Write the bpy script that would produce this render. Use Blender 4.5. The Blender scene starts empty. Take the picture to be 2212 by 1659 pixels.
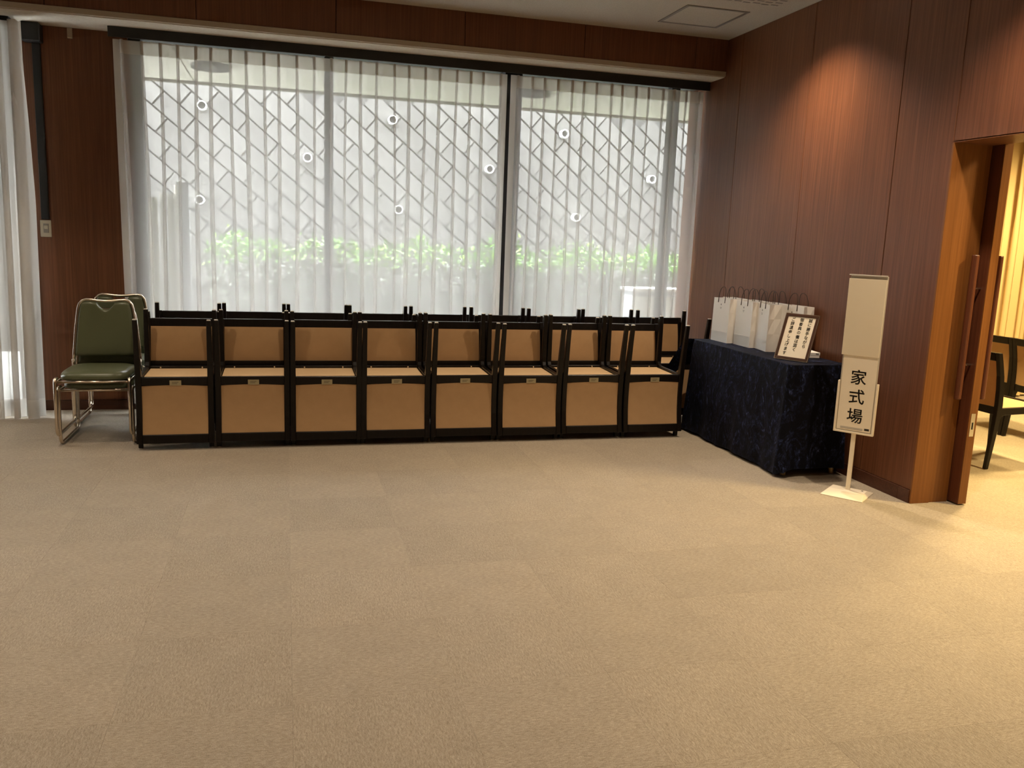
import bpy, bmesh, math, random
from mathutils import Vector, Matrix
random.seed(7)
S = bpy.context.scene
COL = S.collection
PI = math.pi

# ------------------------------------------------------------------ camera
F, YAW, PIT, ROLL, CH = 1819.02, 0.265025, 0.171093, 0.038688, 1.39263
fw = Vector((math.sin(YAW)*math.cos(PIT), math.cos(YAW)*math.cos(PIT), -math.sin(PIT)))
r0 = Vector((math.cos(YAW), -math.sin(YAW), 0)); u0 = r0.cross(fw)
rt = r0*math.cos(ROLL) + u0*math.sin(ROLL); up = u0*math.cos(ROLL) - r0*math.sin(ROLL)
cam = bpy.data.objects.new('camera', bpy.data.cameras.new('camera')); COL.objects.link(cam)
cam.data.sensor_width = 36; cam.data.lens = F/2212*36; cam.data.clip_start = .05
m = Matrix((rt, up, -fw)).transposed().to_4x4(); m.translation = (0, 0, CH)
cam.matrix_world = m
S.camera = cam

# ------------------------------------------------------------------ world, exposure
S.view_settings.view_transform = 'Standard'; S.view_settings.look = 'None'
S.view_settings.gamma = 1; S.view_settings.use_curve_mapping = False
S.view_settings.exposure = 0.0
S.cycles.transparent_max_bounces = 16
S.cycles.max_bounces = 5
S.cycles.diffuse_bounces = 3
S.cycles.use_adaptive_sampling = True; S.cycles.adaptive_threshold = .03
S.cycles.glossy_bounces = 2
S.cycles.transmission_bounces = 4
S.cycles.sample_clamp_indirect = 6
S.cycles.caustics_reflective = False; S.cycles.caustics_refractive = False
W = bpy.data.worlds.new('overcast_sky'); S.world = W; W.use_nodes = True
bg = W.node_tree.nodes['Background']
bg.inputs[0].default_value = (.97, .99, 1.0, 1); bg.inputs[1].default_value = 24.0
LAMP = 64.0          # watts of one ceiling downlight in the hall
LAMP2 = 900.0        # watts of one downlight in the next room
WARM = (1.0, .815, .61); WARM2 = (1.0, .74, .33)

# ------------------------------------------------------------------ helpers
class MB:
    def __init__(s): s.v = []; s.f = []
    def quadbox(s, a, b):
        n = len(s.v); s.v += a + b
        k = len(a)
        s.f.append(tuple(n+i for i in reversed(range(k)))); s.f.append(tuple(n+k+i for i in range(k)))
        for i in range(k):
            j = (i+1) % k; s.f.append((n+i, n+j, n+k+j, n+k+i))
    def box(s, x0, x1, y0, y1, z0, z1):
        s.quadbox([(x0,y0,z0),(x1,y0,z0),(x1,y1,z0),(x0,y1,z0)], [(x0,y0,z1),(x1,y0,z1),(x1,y1,z1),(x0,y1,z1)])
        return s
    def loft(s, secs, closed=True, cap=True):
        n = len(s.v); k = len(secs[0])
        for q in secs: s.v += list(q)
        for a in range(len(secs)-1):
            for i in range(k if closed else k-1):
                j = (i+1) % k; p = n+a*k
                s.f.append((p+i, p+j, p+k+j, p+k+i))
        if cap and closed:
            s.f.append(tuple(n+i for i in reversed(range(k)))); s.f.append(tuple(n+(len(secs)-1)*k+i for i in range(k)))
        return s
    def tube(s, pts, r, n=8, cap=True, ry=None):
        P = [Vector(p) for p in pts]; secs = []
        ref = Vector((0,0,1))
        t0 = (P[1]-P[0]).normalized()
        if abs(t0.dot(ref)) > .9: ref = Vector((1,0,0))
        nrm = t0.cross(ref).normalized()
        for i, p in enumerate(P):
            t = (P[min(i+1,len(P)-1)]-P[max(i-1,0)]).normalized()
            nrm = (nrm - t*nrm.dot(t)).normalized(); b = t.cross(nrm)
            rr = r[i] if isinstance(r, (list,tuple)) else r
            r2 = rr if ry is None else ry
            secs.append([tuple(p + nrm*(rr*math.cos(2*PI*k/n)) + b*(r2*math.sin(2*PI*k/n))) for k in range(n)])
        return s.loft(secs, True, cap)
    def cyl(s, c, r, h, n=20, axis='z'):
        x, y, z = c
        def P(a, t):
            cs, sn = r*math.cos(a), r*math.sin(a)
            return {'z': (x+cs, y+sn, z+t), 'y': (x+cs, y+t, z+sn), 'x': (x+t, y+cs, z+sn)}[axis]
        A = [P(2*PI*i/n, 0) for i in range(n)]; B = [P(2*PI*i/n, h) for i in range(n)]
        s.quadbox(A, B); return s
    def mesh(s, name, mat, bevel=0, seg=1, smooth=False):
        me = bpy.data.meshes.new(name); me.from_pydata(s.v, [], s.f)
        bm = bmesh.new(); bm.from_mesh(me)
        bmesh.ops.recalc_face_normals(bm, faces=bm.faces)
        if bevel:
            es = [e for e in bm.edges if len(e.link_faces) == 2 and e.calc_face_angle(0) > .5]
            bmesh.ops.bevel(bm, geom=es, offset=bevel, segments=seg, profile=.5, affect='EDGES', clamp_overlap=True)
        if smooth:
            for f in bm.faces: f.smooth = True
        bm.to_mesh(me); bm.free()
        if mat: me.materials.append(mat)
        return me
    def build(s, name, mat, parent=None, bevel=0, seg=1, smooth=False):
        return add(name, s.mesh(name, mat, bevel, seg, smooth), parent)

def add(name, data, parent=None):
    o = bpy.data.objects.new(name, data); COL.objects.link(o)
    if parent: o.parent = parent
    return o
def tag(o, label=None, cat=None, group=None, kind=None):
    if label: o['label'] = label
    if cat: o['category'] = cat
    if group: o['group'] = group
    if kind: o['kind'] = kind
    return o
def thing(name, label, cat, loc=(0,0,0), rz=0, group=None):
    o = add(name, None); o.empty_display_size = .1; o.location = loc; o.rotation_euler = (0,0,rz)
    return tag(o, label, cat, group)
def copy_tree(o, parent=None):
    c = o.copy(); COL.objects.link(c); c.parent = parent
    for ch in list(o.children): copy_tree(ch, c)
    return c
def struct(name, mb, mat, label=None, bevel=0, parent=None):
    o = mb.build(name, mat, parent, bevel)
    if parent is None: o['kind'] = 'structure'
    if label: o['label'] = label
    return o
def box(*a): return MB().box(*a)
def textmesh(s, size, offset=0.0, extrude=0.0004):
    cu = bpy.data.curves.new('t', 'FONT'); cu.body = s; cu.size = size; cu.offset = offset; cu.extrude = extrude
    cu.align_x = 'CENTER'; cu.align_y = 'CENTER'; cu.resolution_u = 3
    o = bpy.data.objects.new('t', cu); COL.objects.link(o)
    bpy.context.view_layer.update()
    dg = bpy.context.evaluated_depsgraph_get()
    me = bpy.data.meshes.new_from_object(o.evaluated_get(dg))
    bpy.data.objects.remove(o); return me
def centre_mesh(me):
    xs = [v.co.x for v in me.vertices]; ys = [v.co.y for v in me.vertices]
    if not xs: return me
    cx, cy = (min(xs)+max(xs))/2, (min(ys)+max(ys))/2
    for v in me.vertices: v.co.x -= cx; v.co.y -= cy
    return me
def bold(me, r):
    return [(me, r*math.cos(2*PI*k/8), r*math.sin(2*PI*k/8)) for k in range(8)]
def merge_text(items, name, mat):
    """items: (mesh, dx, dy) in the text plane -> one mesh"""
    bm = bmesh.new()
    for me, dx, dy in items:
        n = len(bm.verts); bm.from_mesh(me); bm.verts.ensure_lookup_table()
        for v in list(bm.verts)[n:]: v.co.x += dx; v.co.y += dy
    me = bpy.data.meshes.new(name); bm.to_mesh(me); bm.free(); me.materials.clear(); me.materials.append(mat)
    for p in me.polygons: p.material_index = 0
    return me

# ------------------------------------------------------------------ materials
def newmat(name):
    m = bpy.data.materials.new(name); m.use_nodes = True
    nt = m.node_tree; b = nt.nodes['Principled BSDF']
    return m, nt, b
def plain(name, col, rough=.6, metal=0, spec=.5):
    m, nt, b = newmat(name)
    b.inputs['Base Color'].default_value = (*col, 1); b.inputs['Roughness'].default_value = rough
    b.inputs['Metallic'].default_value = metal; b.inputs['Specular IOR Level'].default_value = spec
    return m
def N(nt, t, **kw):
    n = nt.nodes.new(t)
    for k, v in kw.items(): setattr(n, k, v)
    return n
def ramp(nt, stops):
    r = N(nt, 'ShaderNodeValToRGB'); e = r.color_ramp.elements
    while len(e) < len(stops): e.new(.5)
    for q, (p, c) in zip(e, stops): q.position = p; q.color = (*c, 1)
    return r
def coords(nt, scale, kind='Object'):
    tc = N(nt, 'ShaderNodeTexCoord'); mp = N(nt, 'ShaderNodeMapping')
    mp.inputs['Scale'].default_value = scale
    nt.links.new(tc.outputs[kind], mp.inputs[0]); return mp
def noise(nt, mp, scale=1, detail=4, rough=.6, dist=0):
    n = N(nt, 'ShaderNodeTexNoise'); n.inputs['Scale'].default_value = scale; n.inputs['Detail'].default_value = detail
    n.inputs['Roughness'].default_value = rough; n.inputs['Distortion'].default_value = dist
    nt.links.new(mp.outputs[0], n.inputs['Vector']); return n
def bump(nt, b, src, strength, dist=.002):
    bp = N(nt, 'ShaderNodeBump'); bp.inputs['Strength'].default_value = strength; bp.inputs['Distance'].default_value = dist
    nt.links.new(src, bp.inputs['Height']); nt.links.new(bp.outputs[0], b.inputs['Normal'])
def grain(name, c0, c1, c2, sc=(70,70,1.3), rough=.42, spec=.35, bstr=.06):
    m, nt, b = newmat(name)
    mp = coords(nt, sc); n = noise(nt, mp, 1, 5, .62, .4)
    r = ramp(nt, [(.25, c0), (.5, c1), (.78, c2)])
    nt.links.new(n.outputs['Fac'], r.inputs[0])
    mp2 = coords(nt, (1.1, 1.1, .35)); n2 = noise(nt, mp2, 1.5, 2)
    mx = N(nt, 'ShaderNodeMix', data_type='RGBA', blend_type='MULTIPLY'); mx.inputs[0].default_value = .55
    r2 = ramp(nt, [(.3, (.72,.70,.68)), (.7, (1.12,1.1,1.08))])
    nt.links.new(n2.outputs['Fac'], r2.inputs[0])
    nt.links.new(r.outputs[0], mx.inputs[6]); nt.links.new(r2.outputs[0], mx.inputs[7])
    nt.links.new(mx.outputs[2], b.inputs['Base Color'])
    b.inputs['Roughness'].default_value = rough; b.inputs['Specular IOR Level'].default_value = spec
    bump(nt, b, n.outputs['Fac'], bstr, .001)
    return m
def fabric(name, c0, c1, sc=900, rough=.9, bstr=.3, sheen=.15):
    m, nt, b = newmat(name)
    mp = coords(nt, (1,1,1)); n = noise(nt, mp, sc, 2, .6); n2 = noise(nt, mp, 9, 3, .6)
    r = ramp(nt, [(.3, c0), (.7, c1)])
    ad = N(nt, 'ShaderNodeMath', operation='MULTIPLY_ADD'); ad.inputs[1].default_value = .35; ad.inputs[2].default_value = .33
    nt.links.new(n2.outputs['Fac'], ad.inputs[0])
    mx = N(nt, 'ShaderNodeMath', operation='MULTIPLY_ADD'); mx.inputs[1].default_value = .35
    nt.links.new(n.outputs['Fac'], mx.inputs[0]); nt.links.new(ad.outputs[0], mx.inputs[2])
    sub = N(nt, 'ShaderNodeMath', operation='SUBTRACT'); sub.inputs[1].default_value = .17
    nt.links.new(mx.outputs[0], sub.inputs[0]); nt.links.new(sub.outputs[0], r.inputs[0])
    nt.links.new(r.outputs[0], b.inputs['Base Color'])
    b.inputs['Roughness'].default_value = rough; b.inputs['Sheen Weight'].default_value = sheen
    b.inputs['Specular IOR Level'].default_value = .2
    bump(nt, b, n.outputs['Fac'], bstr, .0008)
    return m

M = {}
M['wall_wood'] = grain('wall_wood', (.090,.032,.0135), (.140,.052,.022), (.205,.081,.036))
M['door_wood'] = grain('door_wood', (.15,.054,.012), (.205,.077,.018), (.265,.105,.028), rough=.4)
M['door_dark'] = grain('door_dark', (.085,.026,.012), (.125,.040,.018), (.16,.055,.025), rough=.4)
M['joint'] = plain('dark_joint', (.012,.006,.004), .8)
M['espresso'] = grain('espresso_wood', (.0045,.003,.0024), (.007,.0047,.0036), (.011,.0075,.0055), sc=(60,60,4), rough=.34, spec=.26, bstr=.03)
M['tan'] = fabric('tan_upholstery', (.365,.218,.103), (.485,.305,.152))
M['under'] = fabric('tan_seat_underside', (.66,.44,.23), (.76,.53,.29), sc=300)
M['brasslabel'] = plain('olive_label', (.40,.34,.20), .5, .2)
M['chrome'] = plain('chrome', (.75,.73,.70), .22, 1)
M['champagne'] = plain('champagne_metal', (.70,.61,.50), .24, 1)
M['green'] = plain('green_vinyl', (.105,.118,.062), .33)
M['black'] = plain('black_metal', (.010,.010,.012), .5)
M['white_plastic'] = plain('cream_plastic', (.62,.56,.45), .45)
M['grey_plastic'] = plain('grey_plastic', (.30,.28,.25), .5)
M['sign_white'] = plain('sign_white', (.86,.76,.59), .45)
M['sign_grey'] = plain('sign_edge', (.50,.45,.37), .5)
M['ink'] = plain('black_ink', (.016,.012,.010), .6)
M['ink_grey'] = plain('grey_ink', (.22,.21,.20), .7)
M['paper'] = plain('white_paper', (.86,.82,.76), .8)
M['cord'] = plain('brown_paper_cord', (.045,.022,.015), .8)
M['frame_brown'] = plain('brown_frame', (.065,.030,.018), .28)
M['frame_silver'] = plain('bronze_edge', (.45,.36,.27), .3, .9)
M['brass'] = plain('brass_foot', (.42,.30,.13), .35, .9)
M['alu'] = plain('anodised_aluminium', (.035,.035,.035), .5, 0)
M['tabletop'] = plain('table_board', (.55,.50,.42), .6)
M['base_wood'] = grain('baseboard_wood', (.050,.018,.010), (.075,.026,.013), (.10,.036,.018), sc=(2,70,70))
M['hatch_frame'] = plain('hatch_frame_grey', (.20,.19,.18), .5)

def mat_ceiling():
    m, nt, b = newmat('ceiling_board'); mp = coords(nt, (1,1,1)); n = noise(nt, mp, 160, 3, .7)
    r = ramp(nt, [(.35, (.42,.40,.36)), (.6, (.53,.505,.46))]); nt.links.new(n.outputs['Fac'], r.inputs[0])
    nt.links.new(r.outputs[0], b.inputs['Base Color']); b.inputs['Roughness'].default_value = .95
    bump(nt, b, n.outputs['Fac'], .25, .002); return m
M['ceiling'] = mat_ceiling()
def mat_cream():
    m, nt, b = newmat('cream_paint'); mp = coords(nt, (1,1,1)); n = noise(nt, mp, 40, 3, .7)
    r = ramp(nt, [(.3, (.55,.49,.41)), (.7, (.66,.60,.51))]); nt.links.new(n.outputs['Fac'], r.inputs[0])
    nt.links.new(r.outputs[0], b.inputs['Base Color']); b.inputs['Roughness'].default_value = .7; return m
M['cream'] = mat_cream()
M['trim'] = plain('cream_trim', (.40,.34,.26), .3)

def mat_carpet():
    m, nt, b = newmat('carpet_loop')
    mp = coords(nt, (55, 190, 60)); n = noise(nt, mp, 1, 3, .7, .6)
    mp2 = coords(nt, (1,1,1)); n2 = noise(nt, mp2, 330, 2, .7)
    mp3 = coords(nt, (1,1,1)); n3 = noise(nt, mp3, 5, 3, .6)
    mix = N(nt, 'ShaderNodeMath', operation='MULTIPLY_ADD'); mix.inputs[1].default_value = .5
    nt.links.new(n2.outputs['Fac'], mix.inputs[0])
    h = N(nt, 'ShaderNodeMath', operation='MULTIPLY'); h.inputs[1].default_value = .5
    nt.links.new(n.outputs['Fac'], h.inputs[0]); nt.links.new(h.outputs[0], mix.inputs[2])
    r = ramp(nt, [(.32, (.185,.146,.098)), (.5, (.355,.292,.210)), (.68, (.54,.465,.365))])
    nt.links.new(mix.outputs[0], r.inputs[0])
    oi = N(nt, 'ShaderNodeObjectInfo')
    mr = N(nt, 'ShaderNodeMapRange'); mr.inputs['To Min'].default_value = .95; mr.inputs['To Max'].default_value = 1.05
    nt.links.new(oi.outputs['Random'], mr.inputs[0])
    mr2 = N(nt, 'ShaderNodeMapRange'); mr2.inputs['From Min'].default_value = .3; mr2.inputs['From Max'].default_value = .7
    mr2.inputs['To Min'].default_value = .94; mr2.inputs['To Max'].default_value = 1.05
    nt.links.new(n3.outputs['Fac'], mr2.inputs[0])
    mu = N(nt, 'ShaderNodeMath', operation='MULTIPLY'); nt.links.new(mr.outputs[0], mu.inputs[0]); nt.links.new(mr2.outputs[0], mu.inputs[1])
    vm = N(nt, 'ShaderNodeVectorMath', operation='SCALE'); nt.links.new(r.outputs[0], vm.inputs[0]); nt.links.new(mu.outputs[0], vm.inputs['Scale'])
    nt.links.new(vm.outputs[0], b.inputs['Base Color']); b.inputs['Roughness'].default_value = .85
    b.inputs['Specular IOR Level'].default_value = .25; b.inputs['Sheen Weight'].default_value = .2
    bump(nt, b, mix.outputs[0], .75, .004); return m
M['carpet'] = mat_carpet()

def mat_velvet():
    m, nt, b = newmat('navy_crushed_velvet')
    mp = coords(nt, (1,1,.6)); n = noise(nt, mp, 8, 6, .7, 3.0); n2 = noise(nt, mp, 45, 4, .65, 1.5)
    r1 = ramp(nt, [(.47, (0,0,0)), (.64, (1,1,1))]); r2 = ramp(nt, [(.42, (.06,.06,.06)), (.68, (1,1,1))])
    nt.links.new(n.outputs['Fac'], r1.inputs[0]); nt.links.new(n2.outputs['Fac'], r2.inputs[0])
    mu = N(nt, 'ShaderNodeMix', data_type='RGBA', blend_type='MULTIPLY'); mu.inputs[0].default_value = 1
    nt.links.new(r1.outputs[0], mu.inputs[6]); nt.links.new(r2.outputs[0], mu.inputs[7])
    r = ramp(nt, [(.0, (.0016,.0020,.0048)), (.35, (.012,.017,.046)), (1, (.075,.098,.21))])
    nt.links.new(mu.outputs[2], r.inputs[0]); nt.links.new(r.outputs[0], b.inputs['Base Color'])
    b.inputs['Roughness'].default_value = .7; b.inputs['Specular IOR Level'].default_value = .12
    b.inputs['Sheen Weight'].default_value = .06; b.inputs['Sheen Roughness'].default_value = .4
    b.inputs['Sheen Tint'].default_value = (.4,.45,.8,1)
    bump(nt, b, n.outputs['Fac'], .5, .010); return m
M['velvet'] = mat_velvet()

def mat_sheer(name, opac, col, trans=.6):
    m = bpy.data.materials.new(name); m.use_nodes = True; nt = m.node_tree; nt.nodes.clear()
    out = N(nt, 'ShaderNodeOutputMaterial'); tr = N(nt, 'ShaderNodeBsdfTransparent')
    d = N(nt, 'ShaderNodeBsdfDiffuse'); t = N(nt, 'ShaderNodeBsdfTranslucent')
    d.inputs[0].default_value = (*col,1); t.inputs[0].default_value = (*col,1)
    mx = N(nt, 'ShaderNodeMixShader'); mx.inputs[0].default_value = trans
    nt.links.new(d.outputs[0], mx.inputs[1]); nt.links.new(t.outputs[0], mx.inputs[2])
    m2 = N(nt, 'ShaderNodeMixShader')
    m2.inputs[0].default_value = opac
    nt.links.new(tr.outputs[0], m2.inputs[1]); nt.links.new(mx.outputs[0], m2.inputs[2]); nt.links.new(m2.outputs[0], out.inputs[0])
    return m
M['sheer'] = mat_sheer('sheer_voile', .47, (.88,.86,.83), .48)
M['sheer_dense'] = mat_sheer('gathered_voile', .66, (.80,.76,.70), .26)
M['sheer_hem'] = mat_sheer('sheer_hem', .80, (.80,.76,.70), .4)
M['sheer_head'] = mat_sheer('sheer_header', .80, (.70,.67,.61), .22)
M['drape'] = mat_sheer('cream_drape', .97, (.80,.62,.34), .25)

def mat_glass():
    m = bpy.data.materials.new('window_glass'); m.use_nodes = True; nt = m.node_tree; nt.nodes.clear()
    out = N(nt, 'ShaderNodeOutputMaterial'); tr = N(nt, 'ShaderNodeBsdfTransparent'); tr.inputs[0].default_value = (.95,.96,.96,1)
    g = N(nt, 'ShaderNodeBsdfGlossy'); g.inputs['Roughness'].default_value = .02
    mx = N(nt, 'ShaderNodeMixShader'); mx.inputs[0].default_value = .06
    nt.links.new(tr.outputs[0], mx.inputs[1]); nt.links.new(g.outputs[0], mx.inputs[2]); nt.links.new(mx.outputs[0], out.inputs[0]); return m
M['glass'] = mat_glass()
def mat_acrylic():
    m = bpy.data.materials.new('clear_acrylic'); m.use_nodes = True; nt = m.node_tree; nt.nodes.clear()
    out = N(nt, 'ShaderNodeOutputMaterial'); tr = N(nt, 'ShaderNodeBsdfTransparent'); tr.inputs[0].default_value = (.99,.985,.97,1)
    g = N(nt, 'ShaderNodeBsdfGlossy'); g.inputs['Roughness'].default_value = .08
    mx = N(nt, 'ShaderNodeMixShader'); mx.inputs[0].default_value = .02
    nt.links.new(tr.outputs[0], mx.inputs[1]); nt.links.new(g.outputs[0], mx.inputs[2]); nt.links.new(mx.outputs[0], out.inputs[0]); return m
M['acrylic'] = mat_acrylic()
def mat_stone(name, c0, c1, sc=8):
    m, nt, b = newmat(name); mp = coords(nt, (1,1,1), 'Object'); n = noise(nt, mp, sc, 5, .7)
    r = ramp(nt, [(.3, c0), (.7, c1)]); nt.links.new(n.outputs['Fac'], r.inputs[0])
    oi = N(nt, 'ShaderNodeObjectInfo'); mr = N(nt, 'ShaderNodeMapRange'); mr.inputs['To Min'].default_value = .85; mr.inputs['To Max'].default_value = 1.12
    nt.links.new(oi.outputs['Random'], mr.inputs[0])
    vm = N(nt, 'ShaderNodeVectorMath', operation='SCALE'); nt.links.new(r.outputs[0], vm.inputs[0]); nt.links.new(mr.outputs[0], vm.inputs['Scale'])
    nt.links.new(vm.outputs[0], b.inputs['Base Color']); b.inputs['Roughness'].default_value = .9
    bump(nt, b, n.outputs['Fac'], .3, .01); return m
M['block'] = mat_stone('concrete_block', (.080,.078,.075), (.122,.119,.115))
M['mortar'] = mat_stone('block_joint', (.046,.045,.044), (.06,.059,.057))
M['gravel'] = mat_stone('garden_gravel', (.35,.35,.33), (.5,.5,.48), 60)
M['ext_white'] = mat_stone('painted_concrete', (.66,.66,.64), (.76,.76,.74))
M['eave'] = plain('eave_board', (.74,.71,.62), .8)
M['drip'] = plain('drip_edge_grey', (.33,.32,.29), .6)
M['pvc'] = plain('white_pvc', (.85,.85,.84), .4)
M['bamboo'] = mat_stone('weathered_bamboo', (.42,.40,.33), (.58,.55,.46), 20)
M['slate'] = plain('grey_board', (.30,.31,.34), .6)
def mat_leaf(name, stops):
    m, nt, b = newmat(name); g = N(nt, 'ShaderNodeNewGeometry')
    r = ramp(nt, stops)
    nt.links.new(g.outputs['Random Per Island'], r.inputs[0]); nt.links.new(r.outputs[0], b.inputs['Base Color'])
    b.inputs['Roughness'].default_value = .45; return m
M['leaf'] = mat_leaf('leaf_green', [(0, (.06,.18,.012)), (.6, (.15,.36,.03)), (1, (.32,.54,.06))])
M['leaf_glare'] = mat_leaf('leaf_glare', [(0, (.030,.050,.026)), (.7, (.075,.105,.062)), (1, (.20,.24,.18))])  # lower hedge leaves, glare painted in as a duller, greyer green
M['twig'] = plain('brown_twig', (.10,.07,.045), .9)
def emit(name, col, st):
    m = bpy.data.materials.new(name); m.use_nodes = True; nt = m.node_tree; nt.nodes.clear()
    out = N(nt, 'ShaderNodeOutputMaterial'); e = N(nt, 'ShaderNodeEmission'); e.inputs[0].default_value = (*col,1); e.inputs[1].default_value = st
    nt.links.new(e.outputs[0], out.inputs[0]); return m
M['lamp_face'] = emit('lamp_face', WARM, 8)

# ------------------------------------------------------------------ room shell
XW = 3.40                      # face of the right-hand wall
CEIL = 3.005
# floor slab and carpet tiles (0.5 m, quarter turned)
fl = struct('floor', box(-5.2, 8.6, -4.2, 7.0, -.12, -.008), M['carpet'], 'carpet tile floor of the hall')
tm = MB().box(-.2499,.2499,-.2499,.2499,-.008,0).mesh('carpet_tile', M['carpet'], .0005)
X0, Y0 = .0089, 4.3848
rest = MB()
for i in range(-11, 18):
    for j in range(-6, 18):
        cx, cy = X0+.5*(i+.5), Y0-.5*(j-.5)
        if cx > 8.4 or cy > 6.78: continue
        near = (-2.6 < cx < 3.3 and 1.2 < cy) or (3.3 <= cx < 5.6 and 1.6 < cy < 5.6)
        if near:
            o = add('carpet_tile', tm, fl); o.location = (cx, cy, 0)
            o.rotation_euler[2] = (PI/2 if (i+j) % 2 else 0) + (PI if random.random() < .5 else 0)
        else: rest.box(cx-.2499,cx+.2499,cy-.2499,cy+.2499,-.008,0)
o = rest.build('carpet_tile_field', M['carpet'], fl); o['kind'] = 'stuff'

# ceiling with inspection hatch and vent slots
ce = struct('ceiling', box(-5.2, XW+.3, -4.2, 7.1, CEIL, CEIL+.1), M['ceiling'], 'pale speckled ceiling board')
h = tag(add('ceiling_hatch', None), 'square ceiling inspection hatch with a dark grey edge near the wood wall', 'hatch'); h.location = (2.89, 5.835, CEIL)
mb = MB()
for a in ((-.238,.238,-.243,-.219),(-.238,.238,.219,.243),(-.238,-.214,-.219,.219),(.214,.238,-.219,.219)): mb.box(*a, -.004, 0)
mb.build('hatch_frame', M['hatch_frame'], h); box(-.213,.213,-.218,.218,-.003,0).build('hatch_panel', M['ceiling'], h)
v = tag(add('ceiling_vent', None), 'slotted air vent in the ceiling above the hatch', 'vent'); v.location = (2.90, 5.20, CEIL)
box(-.33,.33,-.10,.22,-.004,0).build('vent_plate', M['ceiling'], v)
for i in range(9):
    for k in range(5):
        x = -.29+i*.068; box(x, x+.05, -.06+k*.055+ .01*(i%2), -.046+k*.055+.01*(i%2), -.0055, -.0035).build('slot', M['hatch_frame'], v)

# right-hand wood wall: backing with recessed joints, panels each their own piece
wr = struct('wall_right', box(XW+.012, XW+.255, 3.85, 7.0, 0, CEIL), M['joint'], 'reddish brown wood panelled wall')
struct('header_core', box(XW+.012, XW+.255, 1.9, 3.85, 1.985, CEIL), M['joint'], parent=wr)
struct('wall_core', box(XW+.012, XW+.255, -4.2, 1.9, 0, CEIL), M['joint'], parent=wr)
seams = [7.0, 6.14, 5.208, 4.293, 3.845]
for a, b_ in zip(seams[1:], seams[:-1]):
    o = box(0, .012, a+.002, b_-.002, .078, CEIL).build('panel', M['wall_wood'], wr, .0015); o.location = (XW, 0, 0)
ys = [3.845, 3.37, 2.44, 1.9]
for b_, a in zip(ys[:-1], ys[1:]):
    o = box(0, .012, a+.002, b_-.002, 1.98, CEIL).build('panel', M['wall_wood'], wr, .0015); o.location = (XW, 0, 0)
for k in range(7):
    o = box(0, .012, -4.2+k*.87, -4.2+k*.87+.866, .078, CEIL).build('panel', M['wall_wood'], wr, .0015); o.location = (XW, 0, 0)
box(XW, XW+.255, 1.9, 3.85, 1.978, 1.986).build('door_head_board', M['wall_wood'], wr)
bb = struct('baseboard_right', box(XW-.006, XW+.012, 3.85, 3.94, 0, .076), M['base_wood'], 'dark wood baseboard under the panelled wall', .0015)
for a, b_ in ((3.942, 5.2), (5.202, 6.6)): box(XW-.006, XW+.012, a, b_, 0, .076).build('baseboard_length', M['base_wood'], bb, .0015)
# door jamb lining and sliding leaf
jb = struct('trim_1', box(XW, XW+.125, 3.838, 3.85, 0, 1.98), M['door_wood'], 'orange brown wood lining of the doorway', .001)
box(XW+.125, XW+.255, 3.846, 3.852, 0, 1.98).build('jamb_board', M['door_wood'], jb, .001)
dr = tag(add('door_1', None), 'brown wood sliding door leaf standing open with long wooden pulls'); dr['kind'] = 'structure'
box(XW+.262, XW+.318, 3.776, 4.95, .008, 2.02).build('leaf', M['door_dark'], dr, .001)
box(XW+.263, XW+.317, 3.770, 3.776, .008, 2.02).build('edge_strip', M['door_wood'], dr, .001)
for sx, xx in ((-1, XW+.205), (1, XW+.365)):
    hd = MB().tube([(xx,3.812,.605),(xx,3.812,.61),(xx,3.812,1.395),(xx,3.812,1.40)], [.016,.019,.019,.016], 14).build('pull_bar', M['door_dark'], dr, smooth=False)
    for z in (.80, 1.22): MB().tube([(xx,3.812,z),(XW+(.262 if sx<0 else .318),3.812,z)], .006, 10).build('standoff', M['chrome'], hd)
lk = box(XW+.275, XW+.303, 3.7685, 3.771, .40, .53).build('lock_plate', M['chrome'], dr)
box(XW+.284, XW+.294, 3.7678, 3.769, .44, .48).build('keyhole', M['black'], lk)
struct('trim_2', box(XW+.255, XW+.34, 1.9, 5.0, 2.022, 2.10), M['door_dark'], 'dark track box above the sliding door')

# beam and soffit over the window
bm_ = struct('wall_beam', box(-5.2, XW, 6.392, 7.0, 2.765, CEIL), M['joint'], 'dark wood faced beam above the windows')
x = -5.2
while x < XW-.01:
    o = box(x+.002, min(x+.925, XW)-.002, 0, .012, 2.765, CEIL).build('panel', M['wall_wood'], bm_, .0015); o.location = (0, 6.38, 0); x += .925
struct('trim_3', box(-5.2, XW-.004, 6.372, 6.402, 2.728, 2.764), M['trim'], 'cream trim strip along the lower edge of the beam', .002)
struct('soffit', box(-5.2, XW, 6.402, 6.95, 2.724, 2.765), M['cream'], 'cream soffit board above the curtains')

# pier between the two windows, window wall above and below
pr = struct('wall_pier', box(-1.83, -1.08, 6.832, 7.0, 0, 2.724), M['joint'], 'dark wood panelled pier between the two curtains')
for a, b_ in ((-1.83,-1.08),):
    o = box(a, b_, 0, .012, .075, 2.724).build('panel', M['wall_wood'], pr, .0015); o.location = (0, 6.82, 0)
box(-1.83,-1.08, 6.814, 6.832, 0, .073).build('baseboard_length', M['base_wood'], pr)
cd = tag(add('cable_cover', None), 'black vertical cable cover running down the pier to a switch', 'cable cover'); cd.location = (-1.665, 6.82, 0)
box(-.026,.026,-.022,0,1.40,2.63).build('cover_strip', M['black'], cd, .002)
box(-.075,.045,-.10,0,2.60,2.722).build('top_box', M['black'], cd, .006)
sw = tag(add('wall_switch', None), 'cream wall switch plate at the foot of the black cable cover', 'switch'); sw.location = (-1.668, 6.82, 1.335)
box(-.036,.036,-.010,0,-.06,.06).build('plate', M['white_plastic'], sw, .003)
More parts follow.
